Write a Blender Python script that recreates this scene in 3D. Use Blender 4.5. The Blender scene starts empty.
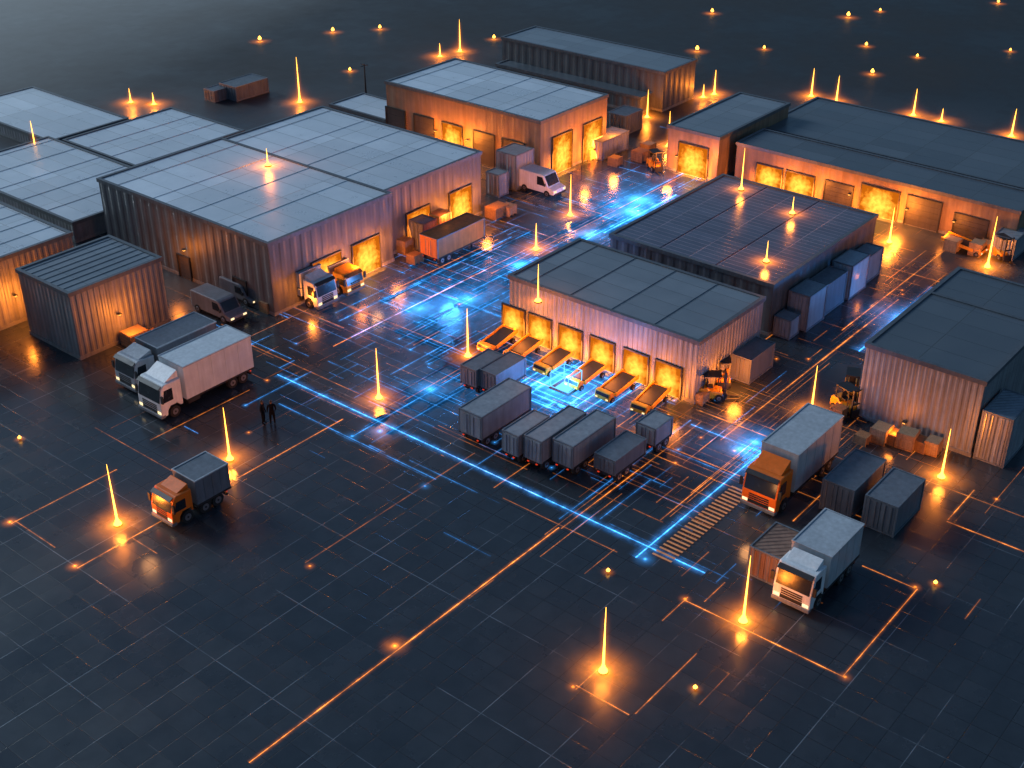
import bpy, math, random, bmesh
from mathutils import Vector
random.seed(7)
S=bpy.context.scene; COL=S.collection
# ------------------------------------------------------------------ camera
CAMH=50.0; FPX=1279.0; AZ=math.radians(39.3); PT=math.radians(30)
C0=Vector((0,0,CAMH))
FW=Vector((math.cos(PT)*math.cos(AZ),math.cos(PT)*math.sin(AZ),-math.sin(PT)))
RT=Vector((math.sin(AZ),-math.cos(AZ),0)); UP=RT.cross(FW)
cd=bpy.data.cameras.new("camera"); cam=bpy.data.objects.new("camera",cd); COL.objects.link(cam)
cam.location=C0; cam.rotation_euler=(math.radians(60),0,AZ-math.pi/2)
cd.sensor_width=36; cd.lens=FPX/1024*36; cd.clip_end=4000; cd.clip_start=0.5
S.camera=cam
S.view_settings.view_transform='Standard'; S.view_settings.look='None'; S.view_settings.exposure=0
# plan survey: sight line measured in the photograph -> point of the yard at height z
def G(px,py,z=0.0):
    d=FW+RT*((px-512)/FPX)+UP*(-(py-384)/FPX)
    t=(z-CAMH)/d.z
    return C0+d*t
def HT(P,topy):
    k=-(topy-384)/FPX; v=Vector((P.x,P.y,0))-C0
    return (k*v.dot(FW)-v.dot(UP))/(UP.z-k*FW.z)
# ------------------------------------------------------------------ materials
def newmat(n):
    m=bpy.data.materials.new(n); m.use_nodes=True; nt=m.node_tree; nt.nodes.clear()
    o=nt.nodes.new('ShaderNodeOutputMaterial'); return m,nt,o
def N(nt,t,**k):
    n=nt.nodes.new('ShaderNode'+t)
    for a,b in k.items(): setattr(n,a,b)
    return n
def MA(nt,op,a,b=None,c=None):
    n=N(nt,'Math',operation=op)
    for i,v in enumerate((a,b,c)):
        if v is None: continue
        if isinstance(v,(int,float)): n.inputs[i].default_value=v
        else: nt.links.new(v,n.inputs[i])
    return n.outputs[0]
def c4(c): return (c[0],c[1],c[2],1)
def mixc(nt,f,a,b):
    n=N(nt,'Mix',data_type='RGBA')
    if isinstance(f,(int,float)): n.inputs[0].default_value=f
    else: nt.links.new(f,n.inputs[0])
    for i,v in ((6,a),(7,b)):
        if isinstance(v,tuple): n.inputs[i].default_value=c4(v)
        else: nt.links.new(v,n.inputs[i])
    return n.outputs[2]
def surf(name,col,rough=.5,metal=0.0,var=.35,scale=1.2,rib=0.0,ribd=.03,emi=None):
    m,nt,o=newmat(name); b=N(nt,'BsdfPrincipled'); nt.links.new(b.outputs[0],o.inputs[0])
    tc=N(nt,'TexCoord'); L=nt.links.new
    no=N(nt,'TexNoise'); no.inputs['Scale'].default_value=scale; no.inputs['Detail'].default_value=8; no.inputs['Roughness'].default_value=.65
    L(tc.outputs['Object'],no.inputs['Vector'])
    mp=N(nt,'Mapping'); mp.inputs['Scale'].default_value=(3,3,.25); L(tc.outputs['Object'],mp.inputs[0])
    n2=N(nt,'TexNoise'); n2.inputs['Scale'].default_value=scale*1.4; n2.inputs['Detail'].default_value=5; L(mp.outputs[0],n2.inputs['Vector'])
    f=MA(nt,'MULTIPLY',no.outputs[0],n2.outputs[0]); f=MA(nt,'MULTIPLY_ADD',f,3.2,-.35)
    f=MA(nt,'MINIMUM',MA(nt,'MAXIMUM',f,0.0),1.0)
    dk=tuple(c*(1-var) for c in col); lt=tuple(min(1,c*(1+var*.5)) for c in col)
    L(mixc(nt,f,dk,lt),b.inputs['Base Color'])
    L(MA(nt,'MULTIPLY_ADD',no.outputs[0],.35,rough-.17),b.inputs['Roughness'])
    b.inputs['Metallic'].default_value=metal
    bp=N(nt,'Bump'); bp.inputs['Strength'].default_value=.5
    if rib:
        sx=N(nt,'SeparateXYZ'); L(tc.outputs['Object'],sx.inputs[0])
        s=MA(nt,'ADD',sx.outputs[0],sx.outputs[1]); s=MA(nt,'SINE',MA(nt,'MULTIPLY',s,2*math.pi/rib))
        s=MA(nt,'MINIMUM',MA(nt,'MAXIMUM',MA(nt,'MULTIPLY',s,1.8),-1.0),1.0)
        bp.inputs['Distance'].default_value=ribd; bp.inputs['Strength'].default_value=1
        L(s,bp.inputs['Height'])
    else:
        bp.inputs['Distance'].default_value=.01; L(no.outputs[0],bp.inputs['Height'])
    L(bp.outputs[0],b.inputs['Normal'])
    if emi:
        b.inputs['Emission Color'].default_value=c4(emi[0]); b.inputs['Emission Strength'].default_value=emi[1]
    return m
def emis(name,col,st,nosample=True):
    m,nt,o=newmat(name); e=N(nt,'Emission'); e.inputs[0].default_value=c4(col); e.inputs[1].default_value=st
    nt.links.new(e.outputs[0],o.inputs[0])
    if nosample: m.cycles.emission_sampling='NONE'
    return m
def doormat():
    m,nt,o=newmat('lit_door'); e=N(nt,'Emission'); L=nt.links.new; tc=N(nt,'TexCoord')
    sx=N(nt,'SeparateXYZ'); L(tc.outputs['Generated'],sx.inputs[0])
    u=MA(nt,'MULTIPLY',MA(nt,'SUBTRACT',sx.outputs[0],.5),1.9); v=MA(nt,'MULTIPLY',MA(nt,'SUBTRACT',sx.outputs[2],.4),1.5)
    d=MA(nt,'ADD',MA(nt,'MULTIPLY',u,u),MA(nt,'MULTIPLY',v,v))
    no=N(nt,'TexNoise'); no.inputs['Scale'].default_value=2.2; no.inputs['Detail'].default_value=6; L(tc.outputs['Object'],no.inputs['Vector'])
    f=MA(nt,'SUBTRACT',MA(nt,'MULTIPLY_ADD',no.outputs[0],1.6,.1),MA(nt,'MULTIPLY',d,1.0)); f=MA(nt,'MINIMUM',MA(nt,'MAXIMUM',f,0.0),1.0)
    L(mixc(nt,f,(1,.22,.008),(1,.46,.05)),e.inputs[0]); L(MA(nt,'MULTIPLY_ADD',f,1.5,.62),e.inputs[1]); L(e.outputs[0],o.inputs[0])
    m.cycles.emission_sampling='NONE'; return m
def roofmat(name,col,pw,ph,rough=.38,seam=(.35,.35,.35),metal=.0,ms=.035,dirt=.5):
    m,nt,o=newmat(name); b=N(nt,'BsdfPrincipled'); nt.links.new(b.outputs[0],o.inputs[0]); L=nt.links.new
    tc=N(nt,'TexCoord'); br=N(nt,'TexBrick'); br.offset=0; br.squash=1
    br.inputs['Scale'].default_value=1; br.inputs['Brick Width'].default_value=pw; br.inputs['Row Height'].default_value=ph
    br.inputs['Mortar Size'].default_value=ms; br.inputs['Mortar Smooth'].default_value=.2
    br.inputs['Color1'].default_value=c4([c*.84 for c in col]); br.inputs['Color2'].default_value=c4([min(1,c*1.14) for c in col])
    br.inputs['Mortar'].default_value=c4([c*s for c,s in zip(col,seam)]); L(tc.outputs['Object'],br.inputs[0])
    no=N(nt,'TexNoise'); no.inputs['Scale'].default_value=.22; no.inputs['Detail'].default_value=9; no.inputs['Roughness'].default_value=.7
    L(tc.outputs['Object'],no.inputs['Vector'])
    ds=MA(nt,'MINIMUM',MA(nt,'MAXIMUM',MA(nt,'MULTIPLY_ADD',no.outputs[0],3.0,-1.1),0.0),1.0)
    L(mixc(nt,MA(nt,'MULTIPLY',MA(nt,'SUBTRACT',1.0,ds),dirt),br.outputs[0],tuple(c*.55 for c in col)),b.inputs['Base Color'])
    L(MA(nt,'MULTIPLY_ADD',no.outputs[0],.5,rough-.22),b.inputs['Roughness']); b.inputs['Metallic'].default_value=metal
    bp=N(nt,'Bump'); bp.inputs['Distance'].default_value=.02; L(MA(nt,'ADD',MA(nt,'MULTIPLY',br.outputs[1],-1.0),MA(nt,'MULTIPLY',no.outputs[0],.8)),bp.inputs['Height'])
    L(bp.outputs[0],b.inputs['Normal']); return m
M={}
M['wall']=surf('corrugated_wall',(.20,.20,.215),.5,.1,.4,.5,rib=.55,ribd=.035)
M['wallpale']=surf('pale_wall',(.27,.27,.28),.46,.15,.4,.5,rib=.45,ribd=.03)
M['walldark']=surf('dark_wall',(.105,.11,.12),.5,.0,.4,.5,rib=1.2,ribd=.02)
M['walltan']=surf('tan_wall',(.25,.165,.105),.55,.0,.4,.5,rib=1.5,ribd=.015)
M['trim']=surf('roof_trim',(.10,.11,.125),.45)
M['concrete']=surf('concrete_trim',(.2,.2,.2),.7)
M['roofA']=roofmat('pale_metal_roof',(.78,.81,.84),2.6,7.0,.30,(.4,.4,.4),.25,dirt=.35)
M['roofL']=roofmat('silver_roof',(.72,.75,.78),2.2,6.0,.30,(.5,.5,.5),.25,dirt=.35)
M['roofB']=roofmat('slate_metal_roof',(.22,.25,.28),2.0,4.0,.34,(.5,.5,.5))
M['roofC']=roofmat('dark_roof',(.11,.13,.15),2.5,5.0,.36,(.5,.5,.5))
M['solar']=roofmat('glossy_panel_roof',(.17,.17,.215),.7,2.8,.18,(3.2,2.3,2.1),.4,.035)  # pale pinkish seams paint reflected highlights into the roof colour
M['steel']=surf('dark_steel',(.05,.05,.055),.5,.5)
M['black']=surf('black_plastic',(.02,.02,.022),.5)
M['rubber']=surf('tyre_rubber',(.018,.018,.018),.8)
M['rim']=surf('rim_metal',(.4,.4,.42),.35,.8)
M['glass']=surf('dark_glass',(.015,.02,.028),.22,0,.2)
M['white']=surf('white_paint',(.8,.8,.8),.4,0,.2)
M['cream']=surf('trailer_skin',(.66,.69,.71),.45,0,.2,.8)
M['grey']=surf('grey_paint',(.42,.44,.47),.45,0,.3)
M['boxgrey']=surf('grey_box_skin',(.44,.47,.50),.45,0,.25,.8)
M['boxmid']=surf('mid_grey_box_skin',(.28,.305,.335),.42,0,.3,.8)
M['boxdark']=surf('dark_grey_box_skin',(.16,.175,.20),.42,0,.3,.8)
M['boxorange']=surf('orange_box_skin',(.62,.20,.05),.45,0,.35,.8)
M['dgrey']=surf('dark_grey_paint',(.17,.185,.21),.42,0,.35)
M['orange']=surf('orange_paint',(.95,.17,.01),.38,0,.15)
M['yellow']=surf('yellow_paint',(.9,.36,.02),.4,0,.3)
M['wood']=surf('crate_wood',(.30,.17,.08),.7,0,.5,3)
M['card']=surf('cardboard',(.33,.22,.13),.8,0,.4,3)
M['cont']=surf('container_grey',(.30,.32,.35),.45,.1,.3,.8,rib=.5,ribd=.03)
M['contd']=surf('container_dark',(.15,.165,.19),.45,.1,.4,.8,rib=.5,ribd=.03)
M['conto']=surf('container_rust',(.30,.17,.12),.5,.1,.4,.8,rib=.5,ribd=.03)
M['dooron']=doormat()
M['dooroff']=surf('shut_door',(.05,.045,.045),.5)
M['lamp']=emis('warm_lamp',(1,.42,.08),3)
M['head']=emis('headlight',(1,.75,.4),1.6)
M['tail']=emis('tail_light',(1,.06,.02),.7)
M['beam']=emis('beam_core',(1,.42,.05),7)
M['holo']=emis('blue_hologram',(.12,.5,1),2.2)
# ------------------------------------------------------------------ mesh builder
class MB:
    def __init__(s): s.v=[]; s.f=[]; s.m=[]; s.mats=[]
    def mi(s,m):
        if m not in s.mats: s.mats.append(m)
        return s.mats.index(m)
    def box(s,x0,x1,y0,y1,z0,z1,m):
        i=len(s.v); k=s.mi(m)
        s.v+=[(x0,y0,z0),(x1,y0,z0),(x1,y1,z0),(x0,y1,z0),(x0,y0,z1),(x1,y0,z1),(x1,y1,z1),(x0,y1,z1)]
        for f in ((0,3,2,1),(4,5,6,7),(0,1,5,4),(1,2,6,5),(2,3,7,6),(3,0,4,7)):
            s.f.append([i+a for a in f]); s.m.append(k)
        return s
    def prism(s,prof,y0,y1,m):
        i=len(s.v); n=len(prof); k=s.mi(m)
        s.v+=[(p[0],y0,p[1]) for p in prof]+[(p[0],y1,p[1]) for p in prof]
        s.f.append([i+a for a in range(n)]); s.f.append([i+n+a for a in range(n)][::-1]); s.m+=[k,k]
        for a in range(n):
            b=(a+1)%n; s.f.append([i+b,i+a,i+n+a,i+n+b]); s.m.append(k)
        return s
    def cyl(s,c,r0,r1,h,axis,m,n=16):
        i=len(s.v); k=s.mi(m)
        for t,r in ((0,r0),(1,r1)):
            for a in range(n):
                u=math.cos(2*math.pi*a/n)*r; w=math.sin(2*math.pi*a/n)*r; q=t*h
                p={'z':(u,w,q),'y':(u,q,w),'x':(q,u,w)}[axis]
                s.v.append((c[0]+p[0],c[1]+p[1],c[2]+p[2]))
        s.f.append([i+a for a in range(n)]); s.f.append([i+n+a for a in range(n)][::-1]); s.m+=[k,k]
        for a in range(n):
            b=(a+1)%n; s.f.append([i+b,i+a,i+n+a,i+n+b]); s.m.append(k)
        return s
    def mesh(s,name):
        me=bpy.data.meshes.new(name); me.from_pydata(s.v,[],s.f)
        for m in s.mats: me.materials.append(M[m] if isinstance(m,str) else m)
        me.polygons.foreach_set('material_index',s.m); me.update()
        bm=bmesh.new(); bm.from_mesh(me); bmesh.ops.recalc_face_normals(bm,faces=bm.faces); bm.to_mesh(me); bm.free()
        return me
CACHE={}
def part(name,parent,mb=None,key=None,loc=(0,0,0),bevel=0,rot=0):
    if key is not None and key in CACHE: me=CACHE[key]
    else:
        if callable(mb): mb=mb()
        me=mb.mesh(name)
        if key is not None: CACHE[key]=me
    o=bpy.data.objects.new(name,me); COL.objects.link(o); o.location=loc; o.rotation_euler=(0,0,rot)
    if parent is not None: o.parent=parent
    if bevel:
        b=o.modifiers.new('bevel','BEVEL'); b.width=bevel; b.segments=2; b.limit_method='ANGLE'
    return o
def thing(name,label,cat,loc,rot=0,group=None):
    o=bpy.data.objects.new(name,None); o.empty_display_size=.5; COL.objects.link(o); o.location=loc; o.rotation_euler=(0,0,rot)
    o['label']=label; o['category']=cat
    if group: o['group']=group
    return o
def lamp(name,typ,loc,energy,col,parent=None,size=.3,rot=None,sy=None,spec=1.0):
    l=bpy.data.lights.new(name,typ); l.energy=energy; l.color=col; l.specular_factor=spec
    if typ=='POINT': l.shadow_soft_size=size
    if typ=='AREA':
        l.shape='RECTANGLE'; l.size=size; l.size_y=sy or size
    o=bpy.data.objects.new(name,l); COL.objects.link(o); o.location=loc
    if rot: o.rotation_euler=rot
    if parent: o.parent=parent
    return o
OR=(1,.25,.025); BL=(.06,.34,1)
# ------------------------------------------------------------------ world + sun
w=bpy.data.worlds.new("World"); S.world=w; w.use_nodes=True; nt=w.node_tree; bg=nt.nodes['Background']
sk=nt.nodes.new('ShaderNodeTexSky'); sk.sky_type='NISHITA'; sk.sun_disc=False
EL=math.radians(18); RO=math.radians(-6)
sk.sun_elevation=EL; sk.sun_rotation=RO; sk.air_density=1.2; sk.dust_density=1.8; sk.ozone_density=3
mx=nt.nodes.new('ShaderNodeMix'); mx.data_type='RGBA'; mx.blend_type='MULTIPLY'; mx.inputs[0].default_value=1
mx.inputs[7].default_value=(.52,.71,.86,1)
nt.links.new(sk.outputs[0],mx.inputs[6]); nt.links.new(mx.outputs[2],bg.inputs[0]); bg.inputs[1].default_value=.10
sl=bpy.data.lights.new('sun','SUN'); sl.energy=2.0; sl.angle=math.radians(20); sl.color=(.74,.87,1)
so=bpy.data.objects.new('sun',sl); COL.objects.link(so)
e_=math.radians(26)
sd=Vector((math.sin(RO)*math.cos(e_),math.cos(RO)*math.cos(e_),math.sin(e_)))
so.rotation_euler=sd.to_track_quat('Z','Y').to_euler()
# ------------------------------------------------------------------ ground
def groundmat():
    m,nt,o=newmat('wet_paved_ground'); b=N(nt,'BsdfPrincipled'); nt.links.new(b.outputs[0],o.inputs[0]); L=nt.links.new
    tc=N(nt,'TexCoord'); V=tc.outputs['Object']
    def brick(w,h,ms,c1,c2,mo):
        br=N(nt,'TexBrick'); br.offset=0; br.squash=1
        for k,v in (('Scale',1),('Brick Width',w),('Row Height',h),('Mortar Size',ms),('Mortar Smooth',.3)): br.inputs[k].default_value=v
        br.inputs['Color1'].default_value=c4(c1); br.inputs['Color2'].default_value=c4(c2); br.inputs['Mortar'].default_value=c4(mo)
        L(V,br.inputs[0]); return br
    def noise(s,d=8,r=.6):
        n=N(nt,'TexNoise'); n.inputs['Scale'].default_value=s; n.inputs['Detail'].default_value=d; n.inputs['Roughness'].default_value=r; L(V,n.inputs['Vector']); return n.outputs[0]
    def clamp(x,lo=0.0,hi=1.0): return MA(nt,'MINIMUM',MA(nt,'MAXIMUM',x,lo),hi)
    b1=brick(1.6,1.6,.028,(.032,.040,.048),(.038,.047,.056),(.014,.017,.020))
    b2=brick(6.4,4.8,.03,(0,0,0),(0,0,0),(1,1,1))
    b3=brick(1.6,1.6,.02,(0,0,0),(1,1,1),(.5,.5,.5))
    n1=noise(.05,4); n2=noise(.6,10,.7); n3=noise(9,6); n4=noise(.12,4)
    st=clamp(MA(nt,'MULTIPLY_ADD',n2,3.0,-.7))
    c=mixc(nt,st,(.025,.031,.037),b1.outputs[0])
    sx=N(nt,'SeparateXYZ'); L(V,sx.inputs[0])
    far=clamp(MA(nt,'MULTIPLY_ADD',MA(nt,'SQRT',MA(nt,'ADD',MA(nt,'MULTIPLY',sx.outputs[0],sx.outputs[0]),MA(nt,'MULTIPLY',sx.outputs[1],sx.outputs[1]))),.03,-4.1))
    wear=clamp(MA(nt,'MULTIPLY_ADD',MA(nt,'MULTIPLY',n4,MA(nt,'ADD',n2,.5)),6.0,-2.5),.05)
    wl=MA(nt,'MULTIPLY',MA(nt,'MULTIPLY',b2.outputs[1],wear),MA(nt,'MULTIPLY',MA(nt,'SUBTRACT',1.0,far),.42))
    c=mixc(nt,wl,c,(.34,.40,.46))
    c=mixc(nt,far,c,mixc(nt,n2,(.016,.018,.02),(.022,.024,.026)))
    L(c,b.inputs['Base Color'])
    r=MA(nt,'ADD',MA(nt,'MULTIPLY_ADD',n1,.8,-.20),MA(nt,'MULTIPLY',n2,.14))
    r=MA(nt,'ADD',r,MA(nt,'MULTIPLY_ADD',b3.outputs[0],.07,-.05))
    r=MA(nt,'ADD',clamp(r,.15,.8),MA(nt,'MULTIPLY',far,.35))
    L(r,b.inputs['Roughness'])
    bp=N(nt,'Bump'); bp.inputs['Distance'].default_value=.02; bp.inputs['Strength'].default_value=.35
    inv=MA(nt,'SUBTRACT',1.0,far)
    L(MA(nt,'MULTIPLY',inv,MA(nt,'ADD',MA(nt,'MULTIPLY',b1.outputs[1],-1.0),MA(nt,'ADD',MA(nt,'MULTIPLY',n3,.25),MA(nt,'MULTIPLY',n2,.6)))),bp.inputs['Height'])
    L(bp.outputs[0],b.inputs['Normal']); return m
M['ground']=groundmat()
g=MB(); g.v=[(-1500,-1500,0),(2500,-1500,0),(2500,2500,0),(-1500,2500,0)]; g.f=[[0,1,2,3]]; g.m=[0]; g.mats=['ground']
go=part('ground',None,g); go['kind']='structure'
m,nt_,o_=newmat('mist'); va=N(nt_,'VolumeAbsorption'); va.inputs['Density'].default_value=.012; ve=N(nt_,'Emission'); ve.inputs[0].default_value=(.52,.66,.78,1); ve.inputs[1].default_value=.0031  # mist brightness is put in as even emission inside the volume
ad=N(nt_,'AddShader'); nt_.links.new(va.outputs[0],ad.inputs[0]); nt_.links.new(ve.outputs[0],ad.inputs[1]); nt_.links.new(ad.outputs[0],o_.inputs['Volume']); m.cycles.emission_sampling='NONE'; M['mist']=m
mm_=MB(); mm_.v=[(-300,50,.2),(420,215,.2),(420,700,.2),(-300,700,.2),(-300,70,22),(420,235,22),(420,700,22),(-300,700,22)]
mm_.f=[[0,3,2,1],[4,5,6,7],[0,1,5,4],[1,2,6,5],[2,3,7,6],[3,0,4,7]]; mm_.m=[0]*6; mm_.mats=['mist']
mo=part('mist',None,mm_); mo['kind']='structure'
# ------------------------------------------------------------------ buildings
class B: pass
def bdims(Nb,top,Lp,Rp):
    b=B(); P=G(*Nb); b.x0,b.y0=P.x,P.y; b.h=HT(P,top)
    b.y1=G(*Lp,b.h).y; b.x1=G(*Rp,b.h).x
    return b
def warehouse(b,wall,roof,label,ribs=0,name='warehouse',par=.3,trim='trim'):
    o=thing(name,label,'warehouse',(b.x0,b.y0,0)); b.o=o
    X=b.x1-b.x0; Y=b.y1-b.y0; h=b.h
    part('wall',o,MB().box(0,X,0,Y,0,h-par-.05,wall).box(-.06,X+.06,-.06,Y+.06,0,.3,'concrete'))
    r=MB(); t=.2; e=.12
    r.box(t,X-t,t,Y-t,h-par-.05,h-.1,roof)
    r.box(-e,X+e,-e,t,h-par-.048,h,trim).box(-e,X+e,Y-t,Y+e,h-par-.048,h,trim)
    r.box(-e,t,t,Y-t,h-par-.048,h-.003,trim).box(X-t,X+e,t,Y-t,h-par-.048,h-.003,trim)
    if ribs:
        k=t+ribs
        while k<Y-t-.3: r.box(t+.02,X-t-.02,k-.035,k+.035,h-.105,h-.05,roof); k+=ribs
    part('roof',o,r)
    return b
def door(b,face,px,py,w,h,lit=True,e=1.0,light=True):
    P=G(px,py); c=(P.y-b.y0) if face=='x' else (P.x-b.x0)
    h=min(h,b.h-.75)
    o=b.o; fr=MB(); pn=MB(); m='dooron' if lit else 'dooroff'
    t=.12
    fr.box(-w/2-t,-w/2,-.16,-.01,0.02,h+t,'black').box(w/2,w/2+t,-.16,-.01,0.02,h+t,'black').box(-w/2,w/2,-.16,-.01,h,h+t,'black')
    n=5
    for i in range(n):
        z0=.06+(h-.06)*i/n; pn.box(-w/2,w/2,-.09,-.012,z0+.008,z0+(h-.06)/n-.008,m)
    if face=='x': loc=(0,c,0); rot=-math.pi/2
    else: loc=(c,0,0); rot=0
    d=part('door',o,pn,loc=loc,rot=rot); part('door_frame',d,fr)
    if lit:
        d['label']='glowing amber dock door'
    if lit and light:
        lamp('door_light','AREA',(0,-.35,h*.5),1500*e,OR,d,w,(math.radians(75),0,0),h)
        lamp('wall_light','POINT',(w*.5+.6,-1.6,h*.75),520*e,OR,d,.45)
    return d
A1=bdims((275,316),243,(101,177),(392,193))
A2=bdims((396,253),187,(237,134),(487,153)); A2.x0=A1.x1+.1
warehouse(A1,'walldark','roofA','large grey warehouse with pale panelled metal roof and glowing dock doors',ribs=5.2)
warehouse(A2,'walldark','roofA','tall grey warehouse with pale metal roof joined behind a larger one',ribs=5.2)
C=warehouse(bdims((540,181),121,(391,79),(607,94)),'walltan','roofA','tan warehouse with pale roof and orange lit loading bays',ribs=5.2)
D=warehouse(bdims((662,112),72,(510,34),(695,59)),'walldark','roofB','long dark warehouse with a flat charcoal roof')
E=warehouse(bdims((716,182),137,(672,123),(790,103)),'walltan','roofB','small tan warehouse with one bright dock door')
F=warehouse(bdims((1012,252),211,(737,142),(1047,195)),'walltan','roofC','long low depot with a row of lit and shut doors')
Gb=warehouse(bdims((1090,238),205,(795,108),(1150,168)),'walldark','roofC','long dark shed with a low flat roof')
H=warehouse(bdims((768,336),284,(608,235),(872,213)),'walldark','solar','dark warehouse roofed with glossy blue panels',ribs=5.6)
Bq=warehouse(bdims((694,404),341,(515,272),(765,297)),'wallpale','roofB','low grey loading depot with a row of glowing dock doors',ribs=4.0)
I=warehouse(bdims((970,457),381,(863,346),(925,290)),'wallpale','roofC','corrugated grey warehouse with a dark flat roof')
i2=B(); i2.x0=I.x1+.2; i2.y0=I.y0; i2.h=I.h-.5; i2.x1=G(962,268,i2.h).x; i2.y1=G(935,287,i2.h).y
warehouse(i2,'walldark','roofC','dark flat roofed annex behind a corrugated warehouse')
J=warehouse(bdims((81,360),293,(24,266),(163,258)),'wall','roofB','small square corrugated metal shed lit by orange light',ribs=.9,name='storage_shed')
K=warehouse(bdims((-36,345),276,(-200,205),(82,237)),'wall','roofL','grey shed with ribbed roof and orange wall light',ribs=2.4,name='storage_shed')
L1=bdims((76,243),222,(-60,168),(140,170)); L1.y0=max(L1.y0,A1.y1+.3)
warehouse(L1,'wall','roofL','low wide building with a grey flat roof',ribs=4.4)
L2=bdims((160,172),158,(88,132),(237,128)); L2.x0=max(L2.x0-3,L1.x1+.1); L2.y0=max(L2.y0,A1.y1+.3)
warehouse(L2,'wall','roofA','low building with a pale bright metal roof',ribs=4.4)
L3=bdims((88,152),138,(-60,110),(125,112)); L3.x0=max(L3.x0,L1.x1-8); L3.y0=max(L2.y1,L1.y1)+.1; L3.h=1.6; L3.x1=max(L3.x1,L3.x0+12); w0=L3.x1-L3.x0; L3.x1=L3.x0+w0*.62; L3.x0-=w0*.25
if L3.y1<L3.y0+10: L3.y1=L3.y0+25
warehouse(L3,'wall','roofL','low wide building with a pale roof in haze')
M1=bdims((392,132),121,(338,101),(372,95)); M1.x0=max(M1.x0,A2.x1+.3)
if M1.x1>M1.x0+2: warehouse(M1,'walldark','roofA','small low annex with a pale flat roof')
P1=bdims((640,114),97,(500,62),(652,90)); P1.x0=max(P1.x0,C.x1+.3)
if P1.x1>P1.x0+2: warehouse(P1,'walldark','roofC','low dark annex between two warehouses')
door(A1,'y',328,291,3.4,3.3); door(A1,'y',366,273,3.4,3.3)
door(A1,'x',243,302,1.6,2.2,False); door(A1,'x',190,277,1.6,2.2,False)
door(A2,'y',462,224,3.2,3.6); door(A2,'y',420,243,3.2,3.4)
for x,l in ((412,0),(437,0),(462,1),(490,0),(516,0)): door(C,'x',x,181-(540-x)*.37,2.9,3.6,bool(l),1.4)
door(C,'y',560,171,3.4,4.2,e=1.4); door(C,'y',588,157,3.4,4.2,e=1.4)
door(E,'x',693,175,3.6,3.4,e=1.7)
for x,l,ww in ((770,1,3.0),(800,1,3.2),(838,0,3.0),(878,1,4.0),(921,0,3.4),(968,0,3.2)): door(F,'x',x,252-(1012-x)*.27,ww,2.4 if ww<3.3 else 3.0,bool(l),1.4)
for x in (527,551,579,608,639,669): door(Bq,'x',x,404-.455*(694-x),2.25,2.6,e=.6)
def washer(b,face,px,py,z,e):
    P=G(px,py)
    if face=='x': loc=(b.x0-1.8,P.y,z); bx=(b.x0-.3,P.y,z)
    else: loc=(P.x,b.y0-1.8,z); bx=(P.x,b.y0-.3,z)
    l=(loc[0]-b.x0,loc[1]-b.y0,z); q=(bx[0]-b.x0,bx[1]-b.y0,z)
    part('wall_lamp',b.o,MB().box(-.09,.09,-.09,.09,0,.09,'lamp').box(-.16,.16,-.16,.16,.09,.16,'steel'),loc=q)
    lamp('wall_light','POINT',(l[0],l[1],z-.1),e,OR,b.o,.5)
washer(J,'y',128,345,2.6,700); washer(A1,'x',193,279,3.0,350); washer(K,'y',8,317,2.6,1000)
washer(C,'x',440,150,2.4,1000); washer(C,'x',475,158,2.4,1000); washer(C,'x',512,172,2.2,600); washer(A1,'y',300,305,1.6,700); washer(A2,'y',445,230,2,1000)
washer(E,'x',680,170,1.8,600); washer(F,'x',905,224,1.6,900); washer(F,'x',850,208,1.6,800); washer(F,'x',950,238,1.6,400)
washer(I,'x',905,432,1.0,420)
washer(Bq,'y',715,388,1.5,700); washer(H,'y',850,290,1.6,400)
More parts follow.
